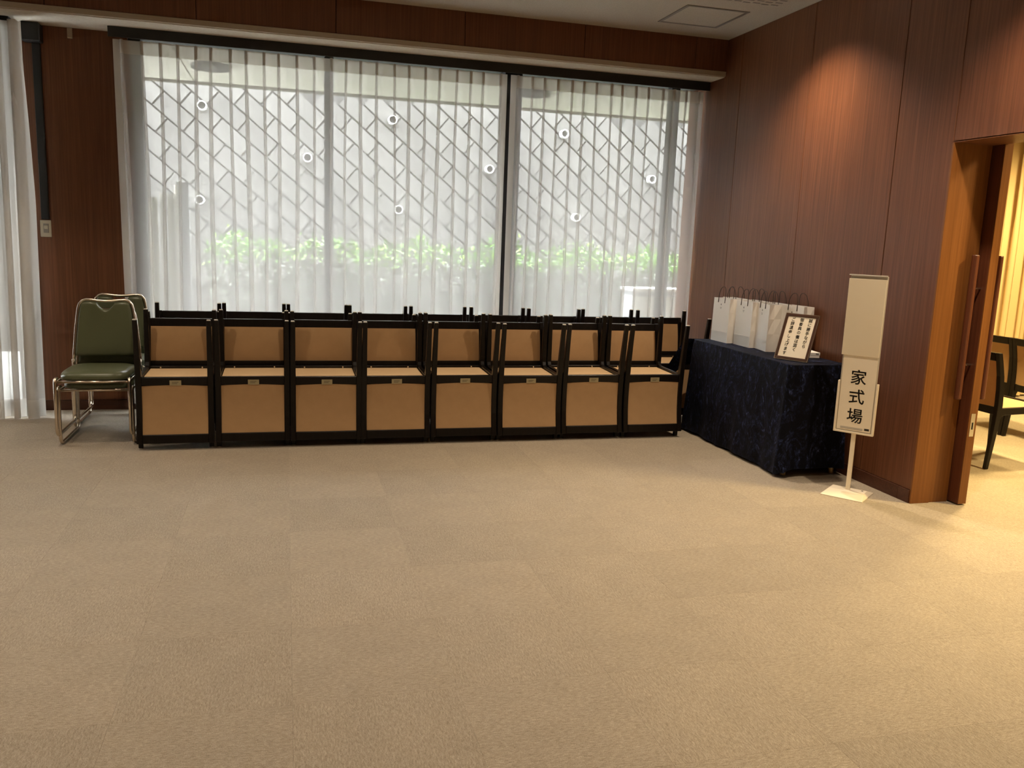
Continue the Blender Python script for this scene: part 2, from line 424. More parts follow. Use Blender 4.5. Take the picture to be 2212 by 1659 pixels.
box(-.014,.020,-.015,-.010,-.03,.035).build('rocker', M['grey_plastic'], sw, .001)
box(-.010,.016,-.018,-.015,-.004,.022).build('button', M['white_plastic'], sw, .002)
hk = tag(add('wall_bracket', None), 'small tan bracket high on the dark pier', 'bracket'); hk.location = (-1.45, 6.82, 2.682)
box(-.016,.016,-.012,0,-.03,.04).build('plate', M['trim'], hk, .002); box(-.012,.012,-.022,-.012,-.028,-.02).build('lip', M['trim'], hk, .001)

# far sides of the hall (behind and left of the camera)
struct('wall_left', box(-5.35, -5.2, -4.2, 7.0, 0, CEIL), M['wall_wood'], 'wood wall on the far left')
struct('wall_back', box(-5.2, XW+.255, -4.35, -4.2, 0, CEIL), M['cream'], 'plain cream wall behind the camera')

# windows
def window(n, xs, x0, x1, label):
    w = add('window_%d' % n, None); w['kind'] = 'structure'; w['label'] = label
    mb = MB()
    mb.box(x0, x1, 6.87, 6.94, 0, .06).box(x0, x1, 6.87, 6.94, 2.70, 2.724)
    mb.build('sash_rail', M['alu'], w)
    for a, b_ in xs: box(a, b_, 6.865, 6.945, .06, 2.70).build('mullion', M['alu'], w, .003)
    e = [x0] + [q for ab in xs for q in ab] + [x1]
    for a, b_ in zip(e[0::2], e[1::2]):
        if b_-a > .05: box(a, b_, 6.90, 6.906, .06, 2.70).build('pane', M['glass'], w)
window(1, [(-1.08,-1.00),(.292,.36)], -1.08, 1.69, 'tall two pane window behind the long sheer curtain')
window(2, [(3.165,3.245)], 1.83, XW+.01, 'tall window behind the sheer curtain by the wood wall')
window(3, [(-1.9,-1.83),(-3.2,-3.13),(-4.9,-4.83)], -5.2, -1.83, 'tall window at the left behind the gathered curtain')
struct('trim_4', box(1.69, 1.83, 6.78, 6.95, 0, 2.724), M['black'], 'black steel post between the two sheer curtains')

# ------------------------------------------------------------------ hall downlights
lamp_me = None
def downlight(x, y, z, power, col, label, group, cone=104, blend=.35, soft=.05):
    t = thing('downlight', label, 'downlight', (x, y, z), 0, group)
    MB().loft([[(r*math.cos(2*PI*k/20), r*math.sin(2*PI*k/20), zz) for k in range(20)] for r, zz in ((.075,-.004),(.062,-.006),(.05,-.001),(.05,-.0008))], True, False).build('rim', M['ext_white'], t, smooth=True)
    MB().cyl((0,0,-.002), .05, .0015, 20).build('lens', M['lamp_face'], t)
    l = bpy.data.lights.new('downlight_lamp', 'SPOT'); l.energy = power; l.color = col; l.spot_size = math.radians(cone); l.spot_blend = blend
    l.shadow_soft_size = soft
    o = bpy.data.objects.new('lamp', l); COL.objects.link(o); o.parent = t; o.location = (0,0,-.02)
for y in (4.95, 3.1, 1.0, -1.4):
    for x in ((-3.3, -1.45, .55, 2.93) if y in (4.95, 1.0) else (-1.45, .55, 2.93)):
        downlight(x, y, CEIL, LAMP*(2.6 if x > 2 and y > 2 else 1.1 if y > 2 else 1.0), WARM, 'recessed hall ceiling downlight, %s row from the window, %s' % ({4.95:'first',3.1:'second',1.0:'third',-1.4:'fourth'}[y], {-3.3:'far left column',-1.45:'left column',.55:'middle column',2.93:'column along the wood wall'}[x]), 'downlights in the hall ceiling', *((118, .8) if x > 2 and y > 2 else (104, .35)))

# ------------------------------------------------------------------ next room
struct('ceiling_next_room', box(XW+.255, 8.6, .2, 8.0, CEIL, CEIL+.1), M['cream'], 'ceiling of the next room')
struct('wall_next_room_far', box(8.5, 8.6, .2, 8.0, 0, CEIL), M['cream'], 'far wall of the next room')
struct('wall_next_room_end', box(XW+.255, 8.6, .1, .2, 0, CEIL), M['cream'], 'near wall of the next room')
struct('wall_next_room_window', box(XW+.255, 8.6, 7.0, 7.1, 0, CEIL), M['cream'], 'window side wall of the next room')
for x, y in ((5.0,2.8),(5.0,4.7),(6.7,5.6)):
    downlight(x, y, CEIL, LAMP2, WARM2, {2.8:'next room ceiling downlight nearest the doorway', 4.7:'next room ceiling downlight above the nearest chair', 5.6:'next room ceiling downlight near the cream curtain'}[y], 'downlights in the next room', 140, .7, .22)

# ------------------------------------------------------------------ outside
g = struct('ground_garden', box(-6, 10, 7.0, 12, -.25, -.08), M['gravel'], 'pale gravel outside the windows')
ew = struct('eave', box(-6, 10, 7.0, 8.62, 2.735, 3.2), M['eave'], 'pale eave soffit outside the windows')
for k in range(9): box(-5.6+k*1.6, -5.6+k*1.6+1.592, 7.0, 8.56, 2.70, 2.735).build('soffit_panel', M['eave'], ew, .003)
box(-6, 10, 8.58, 8.625, 2.678, 2.735).build('drip_edge', M['drip'], ew)
for x, y in ((-.586,7.65),(2.163,7.61),(3.96,7.70)):
    t = thing('eave_light', {-.586:'round eave light disc above the left part of the long curtain', 2.163:'round eave light disc right of the black post', 3.96:'round eave light disc nearest the wood wall'}[x], 'light', (x,y,2.70), 0, 'eave lights outside')
    MB().cyl((0,0,-.035), .155, .022, 32).build('disc', M['alu'], t, .003); MB().cyl((0,0,-.014), .10, .014, 24).build('collar', M['alu'], t)
rw = struct('wall_retaining', box(-6, 10, 10.56, 10.9, -.1, 3.12), M['mortar'], 'concrete block retaining wall laid in diagonal courses')
bl, bh = .42, .205
bme = MB().quadbox
mbk = MB(); mbk.quadbox([(-bl/2+.005,0,-bh/2+.005),(bl/2-.005,0,-bh/2+.005),(bl/2-.005,0,bh/2-.005),(-bl/2+.005,0,bh/2-.005)][::-1],
                        [(-bl/2+.011,-.025,-bh/2+.011),(bl/2-.011,-.025,-bh/2+.011),(bl/2-.011,-.025,bh/2-.011),(-bl/2+.011,-.025,bh/2-.011)][::-1])
bmesh_block = mbk.mesh('block', M['block'])
ang = math.radians(40); nb = 0
for r in range(-20, 30):
    for c in range(-12, 16):
        a = (c + .5*(r % 2))*bl; b_ = r*bh
        x = 1.8 + a*math.cos(ang) + b_*math.sin(ang); z = 2.0 - a*math.sin(ang) + b_*math.cos(ang)
        if -2.6 < x < 6.2 and .75 < z < 3.05 and nb < 295:
            o = add('block', bmesh_block, rw); o.location = (x, 10.56, z); o.rotation_euler = (0, ang, 0); nb += 1
for (x, z) in ((-.817,2.606),(1.12,2.602),(.227,2.154),(2.212,2.147),(-.861,1.663),(1.199,1.657),(3.072,2.587),(4.181,2.142),(3.262,1.66)):
    k = 10.5/9.5; x *= k; z = CH + (z-CH)*k
    n = 20; q = MB()
    q.loft([[(rr*math.cos(2*PI*i/n), yy, rr*math.sin(2*PI*i/n)) for i in range(n)] for rr, yy in ((.041,-.02),(.041,-.09),(.053,-.09),(.053,0))], True, False)
    o = q.build('weep_pipe', M['pvc'], rw, smooth=False); o.location = (x, 10.52, z)
    MB().cyl((0,-.02,0), .041, .004, 16, 'y').build('pipe_mouth', M['black'], o)

# hedge
hg = thing('hedge', 'bright green leafy hedge growing outside behind the sheer curtains', 'hedge', (2.0, 8.9, -.08))
mb_low = MB(); mb_top = MB(); rnd = random.Random(3)
for k in range(9500):
    x = rnd.uniform(-2.75, 3.3); t = rnd.random()**.55
    z = .1 + t*1.26 + .05*math.sin(x*7)+.03*math.sin(x*17)
    if rnd.random() < .06: z += rnd.uniform(0,.12)
    y = rnd.gauss(0, .17) if t > .9 else rnd.uniform(-.33, .33)
    s_ = rnd.uniform(.030, .058); d = Vector((rnd.gauss(0,1), rnd.gauss(0,1), rnd.gauss(.3,.8))).normalized(); n_ = d.cross(Vector((rnd.gauss(0,1),rnd.gauss(0,1),rnd.gauss(0,1)))).normalized()
    w_ = d.cross(n_)*.42; P = Vector((x,y,z)); mb = mb_top if z > 1.17+rnd.gauss(0,.05) else mb_low; i = len(mb.v)  # split by height: bright green above, glare-greyed colour below
    mb.v += [tuple(P), tuple(P+d*s_*.55+w_*s_), tuple(P+d*s_*1.25+n_*s_*.12), tuple(P+d*s_*.55-w_*s_)]
    mb.f.append((i,i+1,i+2,i+3))
for nm, q, mt in (('foliage', mb_low, M['leaf_glare']), ('upper_foliage', mb_top, M['leaf'])):
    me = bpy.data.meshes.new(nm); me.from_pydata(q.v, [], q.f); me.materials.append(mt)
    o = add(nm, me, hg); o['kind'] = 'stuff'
mb = MB()
for k in range(70):
    x = rnd.uniform(-2.7, 3.2); y = rnd.uniform(-.2,.2)
    mb.tube([(x,y,0),(x+rnd.gauss(0,.05),y+rnd.gauss(0,.05),.6),(x+rnd.gauss(0,.12),y+rnd.gauss(0,.1),1.25)], [.012,.009,.004], 5)
o = mb.build('stems', M['twig'], hg); o['kind'] = 'stuff'
# bamboo screen and board
for i, (x, zt, r) in enumerate(((-1.135,1.61,.034),(-1.055,1.67,.026),(-.99,1.66,.028),(-.935,1.75,.024))):
    t = thing('bamboo_pole', ('thick short bamboo pole at the left of the screen outside', 'second bamboo pole of the screen outside', 'third bamboo pole of the screen outside', 'tallest bamboo pole beside the grey board outside')[i], 'bamboo pole', (x, 8.2, -.08), 0, 'bamboo screen outside')
    pts, rr = [], []
    z = 0
    while z < zt+.08:
        pts += [(0,0,z),(0,0,z+.012),(0,0,z+.03)]; rr += [r, r*1.14, r*.97]; z += .24+.03*i
    pts.append((0,0,zt+.08)); rr.append(r*.97)
    MB().tube(pts, rr, 12).build('culm', M['bamboo'], t, smooth=True)
t = thing('fence_board', 'tall grey board standing beside the bamboo poles outside', 'board', (-.885, 8.2, -.08), 0)
box(-.05,.05,-.02,.02,0,1.84).build('board', M['slate'], t, .003); box(-.052,.052,-.022,.022,1.84,1.852).build('cap', M['alu'], t)
t = thing('garden_ledge', 'white painted concrete ledge outside at the right', 'ledge', (4.3, 8.15, -.08), 0)
box(-.88,1.4,-.15,.15,0,.94).build('wall', M['ext_white'], t); box(-.90,1.42,-.18,.18,.985,1.02).build('coping', M['ext_white'], t, .005)
box(-.88,1.4,-.12,.12,.94,.985).build('recess', M['slate'], t)

# ------------------------------------------------------------------ curtains
def curtain(name, label, x0, x1, yb, ztop, zbot, np_, amp_top, hw_top, hw_bot, mats, seed, left_hem=False, right_hem=False, flare=None, header=.092, hem=.10, puff=.012, lean=0.0, group=None, hemleft=.045):
    rnd = random.Random(seed); t = thing(name, label, 'curtain', ((x0+x1)/2, yb, zbot), 0, group)
    cx = (x0+x1)/2
    top = [(-1,0),(.9,-.25),(1,-.4),(-.9,-.6),(-1,-.75),(.9,-1),(1,0)]
    bot = [(-1.2,0),(.5,-.45),(.75,-.75),(.1,-1),(-.6,-.85),(-.45,-.5),(1.2,0)]
    pit = (x1-x0)/np_
    pl = []
    for i in range(np_):
        pl.append(dict(c=x0+pit*(i+.5)+rnd.uniform(-.1,.1)*pit, a=rnd.uniform(.8,1.25), w=rnd.uniform(.7,1.35), d=rnd.uniform(-.03,.03), soft=rnd.uniform(.35,1)))
    H = ztop-zbot
    zs = [ztop, ztop-.02, ztop-header, ztop-header-.001] + [ztop-header-(H-header-hem)*k/26 for k in range(1,26)] + [zbot+hem+.001, zbot+hem, zbot+hem*.5, zbot]
    rows = []
    for z in zs:
        u = (ztop-z)/H; f = min(1, max(0, (ztop-header-z)/(H*.42)))**.8
        row = []
        def base(x): return yb + puff*math.sin(x*23+seed)*u + puff*.8*math.sin(x*9.3+seed*2+u*2)*u
        fx = 0 if flare is None else flare*u
        row.append((x0-fx, base(x0), z))
        for p in pl:
            hw = hw_top + (hw_bot*p['w']-hw_top)*f; am = amp_top*p['a']*(1+.25*f*p['soft'])
            c = p['c'] + p['d']*u*.6 + .006*math.sin(u*5+p['c']*7)
            for (tx,ty),(bx,by) in zip(top,bot):
                row.append((c+(tx+(bx-tx)*f)*hw, base(c)+(ty+(by-ty)*f)*am, z))
            row.append((c+pit*.5, base(c+pit*.5)+.5*puff*math.sin(p['c']*40)*u, z))
        row.pop(); row.append((x1, base(x1), z))
        rows.append([(q[0]-cx, q[1]-yb - lean*u*u, q[2]-zbot) for q in row])
    def piece(nm, r_, mat):
        mb = MB(); mb.loft(r_, False, False); o = mb.build(nm, mat, t, smooth=True); return o
    k1, k2 = 2, len(zs)-3
    piece('header_tape', rows[:k1+1], mats[2]); piece('fabric', rows[k1:k2+1], mats[0]); piece('bottom_hem', rows[k2:], mats[1])
    for side, on in ((0,left_hem),(1,right_hem)):
        if on:
            sg = 1 if side == 0 else -1
            rr = []
            for r_ in rows:
                e = r_[0] if side == 0 else r_[-1]
                rr.append([(e[0]-sg*.002, e[1]-.008, e[2]), (e[0]+sg*hemleft*.5, e[1]-.012, e[2]), (e[0]+sg*hemleft, e[1]-.008, e[2])])
            piece('side_hem', rr, mats[1])
    return t
SM = (M['sheer'], M['sheer_hem'], M['sheer_head'])
curtain('sheer_curtain', 'long white sheer pleated curtain left of the black post', -1.155, 1.684, 6.712, 2.655, .065, 24, .030, .010, .019, SM, 5, left_hem=True, right_hem=True, flare=-.02)
curtain('sheer_curtain', 'shorter white sheer pleated curtain between black post and wood wall', 1.716, 3.385, 6.712, 2.655, .065, 15, .030, .010, .019, SM, 9, left_hem=True)
curtain('gathered_curtain', 'cream curtain gathered in deep folds at the far left', -2.55, -1.70, 6.60, 2.69, .012, 9, .085, .026, .040, (M['sheer_dense'], M['sheer_hem'], M['sheer_head']), 21, right_hem=True, header=.05, hem=.13, lean=.05, puff=.02, hemleft=.07)
curtain('sheer_curtain', 'white sheer curtain beyond the gathered one at the left edge', -5.1, -2.6, 6.68, 2.69, .02, 20, .03, .010, .019, SM, 23)
def valance(x0, x1, label):
    t = thing('curtain_pelmet', label, 'pelmet', ((x0+x1)/2, 6.62, 2.655)); w = (x1-x0)/2
    box(-w, w, 0, .012, 0, .068).build('face_board', M['black'], t, .001); box(-w, w, .012, .12, .056, .068).build('top_board', M['black'], t)
    MB().tube([(-w+.01,.05,.03),(w-.01,.05,.03)], .008, 8).build('track', M['black'], t)
valance(-1.172, XW-.006, 'long black curtain pelmet above the sheer curtains')
t = valance(-5.1, -1.78, 'black curtain pelmet above the left window')
curtain('room_curtain', 'warm cream curtain hanging in the brightly lit next room', 4.2, 8.4, 6.85, 2.92, .02, 26, .06, .03, .045, (M['drape'],)*3, 31)

# ------------------------------------------------------------------ stacking chairs (dark frame, tan upholstery)
def rail_arc(mb, x0, x1, z0, z1, ya, yb_, bow, n=6, recl=0):
    secs = []
    for i in range(n+1):
        t_ = i/n; x = x0+(x1-x0)*t_; k = bow*(1-(2*t_-1)**2)
        secs.append([(x,ya+k,z0),(x,yb_+k,z0),(x,yb_+k+recl,z1),(x,ya+k+recl,z1)])
    mb.loft(secs)
POST = [(.250,0),(.232,.13),(.215,.265),(.204,.363),(.200,.435),(.202,.53),(.211,.625),(.228,.712),(.243,.778)]
def post_y(z):
    for (ya,za),(yb_,zb) in zip(POST[:-1],POST[1:]):
        if za <= z <= zb: return ya+(yb_-ya)*(z-za)/(zb-za)
    return POST[-1][0]
def make_chair(label):
    t = thing('upholstered_chair', label, 'chair')
    E_ = M['espresso']
    for s in (-1, 1):
        x = s*.211
        secs = []
        for y, z in POST:
            w = .0135 + .0040*min(1, z/.363) if z < .363 else .0175
            d = .0130 + .0075*min(1, z/.363) if z < .43 else .0205-.006*(z-.43)/.348
            secs.append([(x-w,y-d,z),(x+w,y-d,z),(x+w,y+d,z),(x-w,y+d,z)])
        lg = MB().loft(secs).build('leg', E_, t, .003)
        box(x-.011,x+.011,POST[0][0]-.011,POST[0][0]+.011,-.004,.001).build('glide', M['white_plastic'], lg, .001)
        secs = []
        for z, w, y in ((-.012,.0135,-.192),(.19,.0158,-.191),(.348,.0175,-.19),(.415,.0175,-.19)):
            secs.append([(x-w,y-w,z),(x+w,y-w,z),(x+w,y+w,z),(x-w,y+w,z)])
        lg = MB().loft(secs).build('leg', E_, t, .003)
        box(x-.011,x+.011,-.203,-.181,-.016,-.011).build('glide', M['white_plastic'], lg, .001)
        # side apron with curved knees
        pr_ = [(-.172,.408),(-.172,.333),(-.160,.356),(-.135,.3635),(.150,.3635),(.172,.356),(.186,.333),(.186,.408)]
        MB().loft([[(x-.013*s,y,z) for y,z in pr_],[(x+.013*s,y,z) for y,z in pr_]]).build('side_rail', E_, t, .0015)
    fr_ = box(-.194,.194,-.2035,-.1765,.3635,.415).build('front_rail', E_, t, .002)
    for x in (-.13, .13): MB().cyl((x, -.1768, .3715), .0052, .004, 10, 'y').build('bolt', M['chrome'], fr_)
    rr = MB(); rail_arc(rr, -.194, .194, .3635, .415, .188, .214, 0); rear = rr.build('rear_rail', E_, t, .002)
    # seat: padded top and board underneath
    mb = MB(); n = 10; top = []
    for j in range(n+1):
        row = []
        for i in range(n+1):
            u, w = i/n*2-1, j/n*2-1
            hgt = .4065 + .005*(1-abs(u)**4)*(1-abs(w)**4)
            row.append((u*.193, -.006+w*.180, hgt))
        top.append(row)
    bmz = MB(); bmz.loft(top, False, False)
    secs = [[(-.193,-.186,.384),(.193,-.186,.384),(.193,.174,.384),(-.193,.174,.384)],[(-.193,-.186,.4065),(.193,-.186,.4065),(.193,.174,.4065),(-.193,.174,.4065)]]
    bmz.loft(secs); bmz.build('seat', M['tan'], t)
    box(-.192,.192,-.176,.187,.379,.384).build('seat_underside', M['under'], t)
    # backrest
    mb = MB(); rail_arc(mb, -.194, .194, .722, .777, post_y(.745)-.0125, post_y(.745)+.0125, .003, 8, .008); mb.build('top_rail', E_, t, .004, 2)
    lr = MB(); rail_arc(lr, -.194, .194, .43, .496, post_y(.46)-.016, post_y(.46)+.008, .004, 6); low = lr.build('lower_rail', E_, t, .002)
    def pad(name, z0, z1, off, th, arch):
        secs = []; n = 8
        for j in range(9):
            f = j/8; row = []
            for i in range(n+1):
                u = i/n*2-1; z = z0+(z1-z0)*f
                z = z - arch*(1-u*u)*(1-f)
                y = post_y(max(z,.40))+off + .003*(1-u*u) + th*.35*(1-u**4)*(1-(2*f-1)**4)*(1 if off > 0 else -1)
                row.append((u*.193, y, z))
            secs.append(row)
        a = MB(); a.loft(secs, False, False)
        b2 = [[(q[0],q[1]-math.copysign(th,off),q[2]) for q in r_] for r_ in secs]; a.loft(b2, False, False)
        for r_, r2 in ((secs[0],b2[0]),(secs[-1],b2[-1])): a.loft([r_,r2], False, False)
        a.loft([[r_[0] for r_ in secs],[r_[0] for r_ in b2]], False, False); a.loft([[r_[-1] for r_ in secs],[r_[-1] for r_ in b2]], False, False)
        return a.build(name, M['tan'], t, smooth=True)
    pad('back_cover', .420, .724, .010, .008, .007); pad('back_pad', .490, .724, -.010, .010, 0)
    # inventory label on the rear rail
    l = box(-.034,.034,.2135,.2155,.374,.406).build('inventory_label', M['brasslabel'], rear)
    l.location = (.004,.0005,.009)
    for k in range(2): box(-.020,.018-.008*k,.2155,.2157,.384+.009*k,.3865+.009*k).build('print', M['ink'], rear).location = (.004,.0005,.009)
    return t
proto = make_chair('x')
used = [False]
TILT = -math.atan2(.012, .442)
def chair(loc, rot, label, group):
    o = proto if not used[0] else copy_tree(proto); used[0] = True
    o.rotation_mode = 'XYZ'; o.location = loc; o.rotation_euler = rot; o['label'] = label; o['group'] = group
    return o
row1 = [(-.889,-.466),(-.423,0),(.037,.459),(.495,.911),(.948,1.384),(1.429,1.84),(1.887,2.309),(2.355,2.773)]
row2 = [(-.886,-.474),(-.436,-.02),(.014,.432),(.467,.877),(.929,1.336),(1.403,1.81),(1.87,2.278),(2.324,2.738),(2.805,3.22)]
ordn = ['first','second','third','fourth','fifth','sixth','seventh','eighth','ninth']
def pair(xc, dy, i, rowname, n):
    pos = '%s of %d from the green chairs' % (ordn[i], n)
    jx, jy, jr = random.uniform(-.004,.004), random.uniform(-.008,.006), random.uniform(-.006,.006)
    chair((xc+jx, 5.765+dy+jy, .0095), (TILT, 0, jr), 'tan chair upright under another in the %s row, %s' % (rowname, pos), 'upright chairs of the %s row' % rowname)
    jr2 = random.uniform(-.006,.006)
    chair((xc, 5.737+dy+jy*.5, .829+random.uniform(-.002,.003)), (PI+.026, 0, jr2), 'tan chair turned upside down in the %s row, %s' % (rowname, pos), 'upside down chairs of the %s row' % rowname)
for i, (a, b_) in enumerate(row1): pair((a+b_)/2, 0, i, 'front', 8)
for i, (a, b_) in enumerate(row2): pair((a+b_)/2*1.004, .545, i, 'rear', 9)
chair((4.73, 4.635, .0095), (TILT, 0, PI/2), 'tan chair nearest the doorway in the next room', 'chairs in the next room')
chair((5.72, 5.52, .0095), (TILT, 0, PI/2), 'tan chair farther back in the next room, behind the door pull', 'chairs in the next room')
chair((5.72, 5.06, .0095), (TILT, 0, PI/2), 'tan chair farther back in the next room, cut by the right edge', 'chairs in the next room')

# ------------------------------------------------------------------ green banquet chairs
def arc(c, r, a0, a1, n, f): return [f(c[0]+r*math.cos(a0+(a1-a0)*k/n), c[1]+r*math.sin(a0+(a1-a0)*k/n)) for k in range(n+1)]
def make_green():
    t = thing('banquet_chair', 'x', 'chair', group='green stacking chairs')
    Ch = M['champagne']
    for s in (-1, 1):
        x = s*.212
        f = lambda y, z: (x, y, z)
        path = [(x-.006*s,-.205,.372),(x,-.225,.368),(x,-.233,.35),(x,-.236,.20),(x,-.238,.07)]
        path += arc((-.190,.060), .048, PI, 1.5*PI, 6, f)[0:]
        path += [(x,0,.012)] + arc((.205,.052), .040, -PI/2, 0, 6, f)
        path += [(x*.99,.240,.20),(x*.975,.232,.34),(x*.965,.228,.43)]
        MB().tube(path, .0102, 10).build('sled_leg', Ch, t, smooth=True)
    # back hoop
    hoop = []
    yb_ = lambda z: .215 + .060*((z-.40)/.42)**1.1 if z > .40 else .215
    L = [(.198,.405),(.196,.47),(.186,.60),(.176,.70),(.168,.765),(.160,.795),(.143,.815),(.120,.824),(.085,.822),(.04,.816),(0,.814)]
    for xx, z in L: hoop.append((-xx, yb_(z), z))
    for xx, z in reversed(L[:-1]): hoop.append((xx, yb_(z), z))
    MB().tube(hoop, .0105, 10).build('back_hoop', Ch, t, smooth=True)
    for s in (-1,1): MB().cyl((s*.2, .205, .425), .012, .02, 12, 'y').build('hinge_cap', M['chrome'], t, .002)
    # seat bars and pad
    MB().tube([(-.212,-.226,.352),(.212,-.226,.352)], .008, 8).build('seat_bar', Ch, t, smooth=True)
    for s in (-1,1): MB().tube([(s*.207,-.226,.352),(s*.205,0,.352),(s*.2,.225,.352)], .007, 8).build('seat_bar', Ch, t, smooth=True)
    mb = MB(); secs = []
    def outline(k, n=36):
        pts = []
        for i in range(n):
            a = 2*PI*i/n; c, s_ = math.cos(a), math.sin(a)
            q = (abs(c)**5+abs(s_)**5)**(-1/5)
            pts.append((c*q*.208*k, s_*q*.226*k - .006))
        return pts
    for k, z in ((.955,.360),(.975,.366),(.975,.380),(.955,.394),(.91,.4045),(.82,.4105),(.6,.4128),(.2,.4135)):
        secs.append([(x,y,z) for x,y in outline(k)])
    MB().loft(secs).build('seat_pad', M['green'], t, smooth=True)
    # back pad with hand notch
    def side(z): # half width
        for (xa,za),(xb,zb) in zip(L[:-1],L[1:]):
            if za <= z <= zb: return xa+(xb-xa)*(z-za)/(zb-za)
        return .12
    out = []
    zz = [.455,.47,.54,.60,.66,.70,.74,.77,.79]
    left = [(-side(z)+.010, z) for z in zz] + [(-.150,.803),(-.13,.812),(-.10,.813),(-.060,.810)]
    notch = [(-.060+.12*k/10, .810-.052*math.sin(PI*k/10)**.8) for k in range(1,10)]
    poly = left + notch + [(-a, b_) for a, b_ in reversed(left)]
    def ring(off, k, y_off): 
        cx, cz = 0, .63
        return [((x-cx)*k+cx, yb_(z)+y_off, (z-cz)*k+cz) for x, z in poly]
    secs = [ring(0,.985,.014), ring(0,1,.008), ring(0,1,-.006), ring(0,.985,-.015), ring(0,.95,-.021), ring(0,.88,-.025), ring(0,.7,-.027)]
    mb = MB(); mb.loft(secs, True, True); me = mb.mesh('back_pad', M['green'])
    o = add('back_pad', me, t)
    for p_ in me.polygons: p_.use_smooth = True
    return t
gp = make_green(); gfirst = True
for lab, loc in (('green vinyl stacking chair, upper of the front stack beside the black-framed chairs', (-1.170,5.885,.060)),
                 ('green vinyl stacking chair, lower of the front stack, its seat pressed under the other', (-1.163,5.930,.0)),
                 ('green vinyl stacking chair, upper of the rear stack against the pier', (-1.165,6.375,.060)),
                 ('green vinyl stacking chair, lower of the rear stack against the pier', (-1.190,6.420,.0))):
    o = gp if gfirst else copy_tree(gp); gfirst = False
    o.location = loc; o['label'] = lab

# ------------------------------------------------------------------ table, velvet cloth and what stands on it
TX0, TX1, TY0, TY1, TZ = 2.955, 3.375, 4.445, 5.74, .700
tb = thing('side_table', 'narrow table hidden under a navy velvet cloth', 'table', ((TX0+TX1)/2, (TY0+TY1)/2, 0))
hx, hy = (TX1-TX0)/2-.008, (TY1-TY0)/2-.008
box(-hx,hx,-hy,hy,.667,.694).build('table_top', M['tabletop'], tb, .003)
for sx in (-1,1):
    for sy in (-1,1):
        lg = MB().tube([(sx*(hx-.03),sy*(hy-.03),.03),(sx*(hx-.03),sy*(hy-.03),.667)], .015, 12).build('leg', M['chrome'], tb)
        MB().tube([(sx*(hx-.03),sy*(hy-.03),0),(sx*(hx-.03),sy*(hy-.03),.035)], .018, 12).build('foot_cap', M['brass'], lg)
box(-hx+.03,hx-.03,-hy+.02,-hy+.04,.62,.667).build('apron', M['alu'], tb); box(-hx+.03,hx-.03,hy-.04,hy-.02,.62,.667).build('apron', M['alu'], tb)
cl = thing('velvet_tablecloth', 'navy crushed velvet cloth draped over the table to the floor', 'tablecloth', ((TX0+TX1)/2, (TY0+TY1)/2, 0))
mb = MB(); px, py = (TX1-TX0)/2, (TY1-TY0)/2
rnd = random.Random(11)
def perim(n):
    """loop round the table top, counter-clockwise, with rounded corners; returns (x,y,nx,ny,s)"""
    pts = []; rc = .03
    cs = [(-px+rc,-py+rc,PI),(px-rc,-py+rc,1.5*PI),(px-rc,py-rc,0),(-px+rc,py-rc,.5*PI)]
    for i, (cx_, cy_, a0) in enumerate(cs):
        for k in range(7):
            a = a0+k/6*PI/2; pts.append((cx_+rc*math.cos(a), cy_+rc*math.sin(a), math.cos(a), math.sin(a)))
        nx_, ny_, _ = cs[(i+1)%4]; a = a0+PI/2
        e = (nx_+rc*math.cos(a), ny_+rc*math.sin(a)); st = pts[-1]
        m_ = 30 if i in (1,3) else 14
        for k in range(1, m_): pts.append((st[0]+(e[0]-st[0])*k/m_, st[1]+(e[1]-st[1])*k/m_, math.cos(a), math.sin(a)))
    return pts
P = perim(0); s_ = [0]
for a, b_ in zip(P[:-1], P[1:]): s_.append(s_[-1]+math.hypot(b_[0]-a[0], b_[1]-a[1]))
rows = []
for zi, z in enumerate((.700,.6995,.694,.66,.58,.48,.38,.28,.18,.10,.035)):
    d = (.70-z)/.70; row = []
    for (x, y, nx_, ny_), sv in zip(P, s_):
        off = -.012 if zi == 0 else (0 if zi < 3 else .004)
        if zi >= 2:
            wv = .008*math.sin(sv*15+1.0)+.006*math.sin(sv*31+.4)+.003*math.sin(sv*53)
            corner = 1 if abs(nx_*ny_) > .02 else 0
            off += d*(.030 + wv*d + .016*corner)
            if nx_ > .5: off = min(off, .006)
        zz_ = z + (.003*math.sin(sv*9)+.002*math.sin(sv*23) - (.018 if nx_ < -.5 else 0) + (.016 if ny_ < -.5 else 0) if zi == 10 else 0)
        fl_ = 0
        row.append((x+nx_*off, y+ny_*off, zz_))
    rows.append(row)
mb.loft(rows, True, False)
skirt = mb.build('skirt', M['velvet'], cl, smooth=True)
tp = MB(); n1, n2 = 8, 26
gr = []
for j in range(n2+1):
    gr.append([((-px+.008)+(2*px-.016)*i/n1, (-py+.008)+(2*py-.016)*j/n2, .7008+.0015*math.sin(i*1.9+j*.8)*(0<i<n1)*(0<j<n2)) for i in range(n1+1)])
tp.loft(gr, False, False).build('top_cover', M['velvet'], cl, smooth=True)
# loose fold of cloth thrown out at the far end
lf = MB(); secs = []
for k in range(9):
    f = k/8
    A = Vector((-px-.005, py-.03+.02*f, .699-.02*f)) ; 
    B = Vector((-px+.26, py+.02+.23*f, .697-.14*f*f))
    C = Vector((-px-.02-.15*f, py+.10+.09*f, .69-.36*f))
    secs.append([tuple(C.lerp(B, t_/6)+Vector((0,0,.02*math.sin(t_*1.7+f*3)*f))) for t_ in range(7)])
lf.loft(secs, False, False).build('loose_fold', M['velvet'], cl, smooth=True)

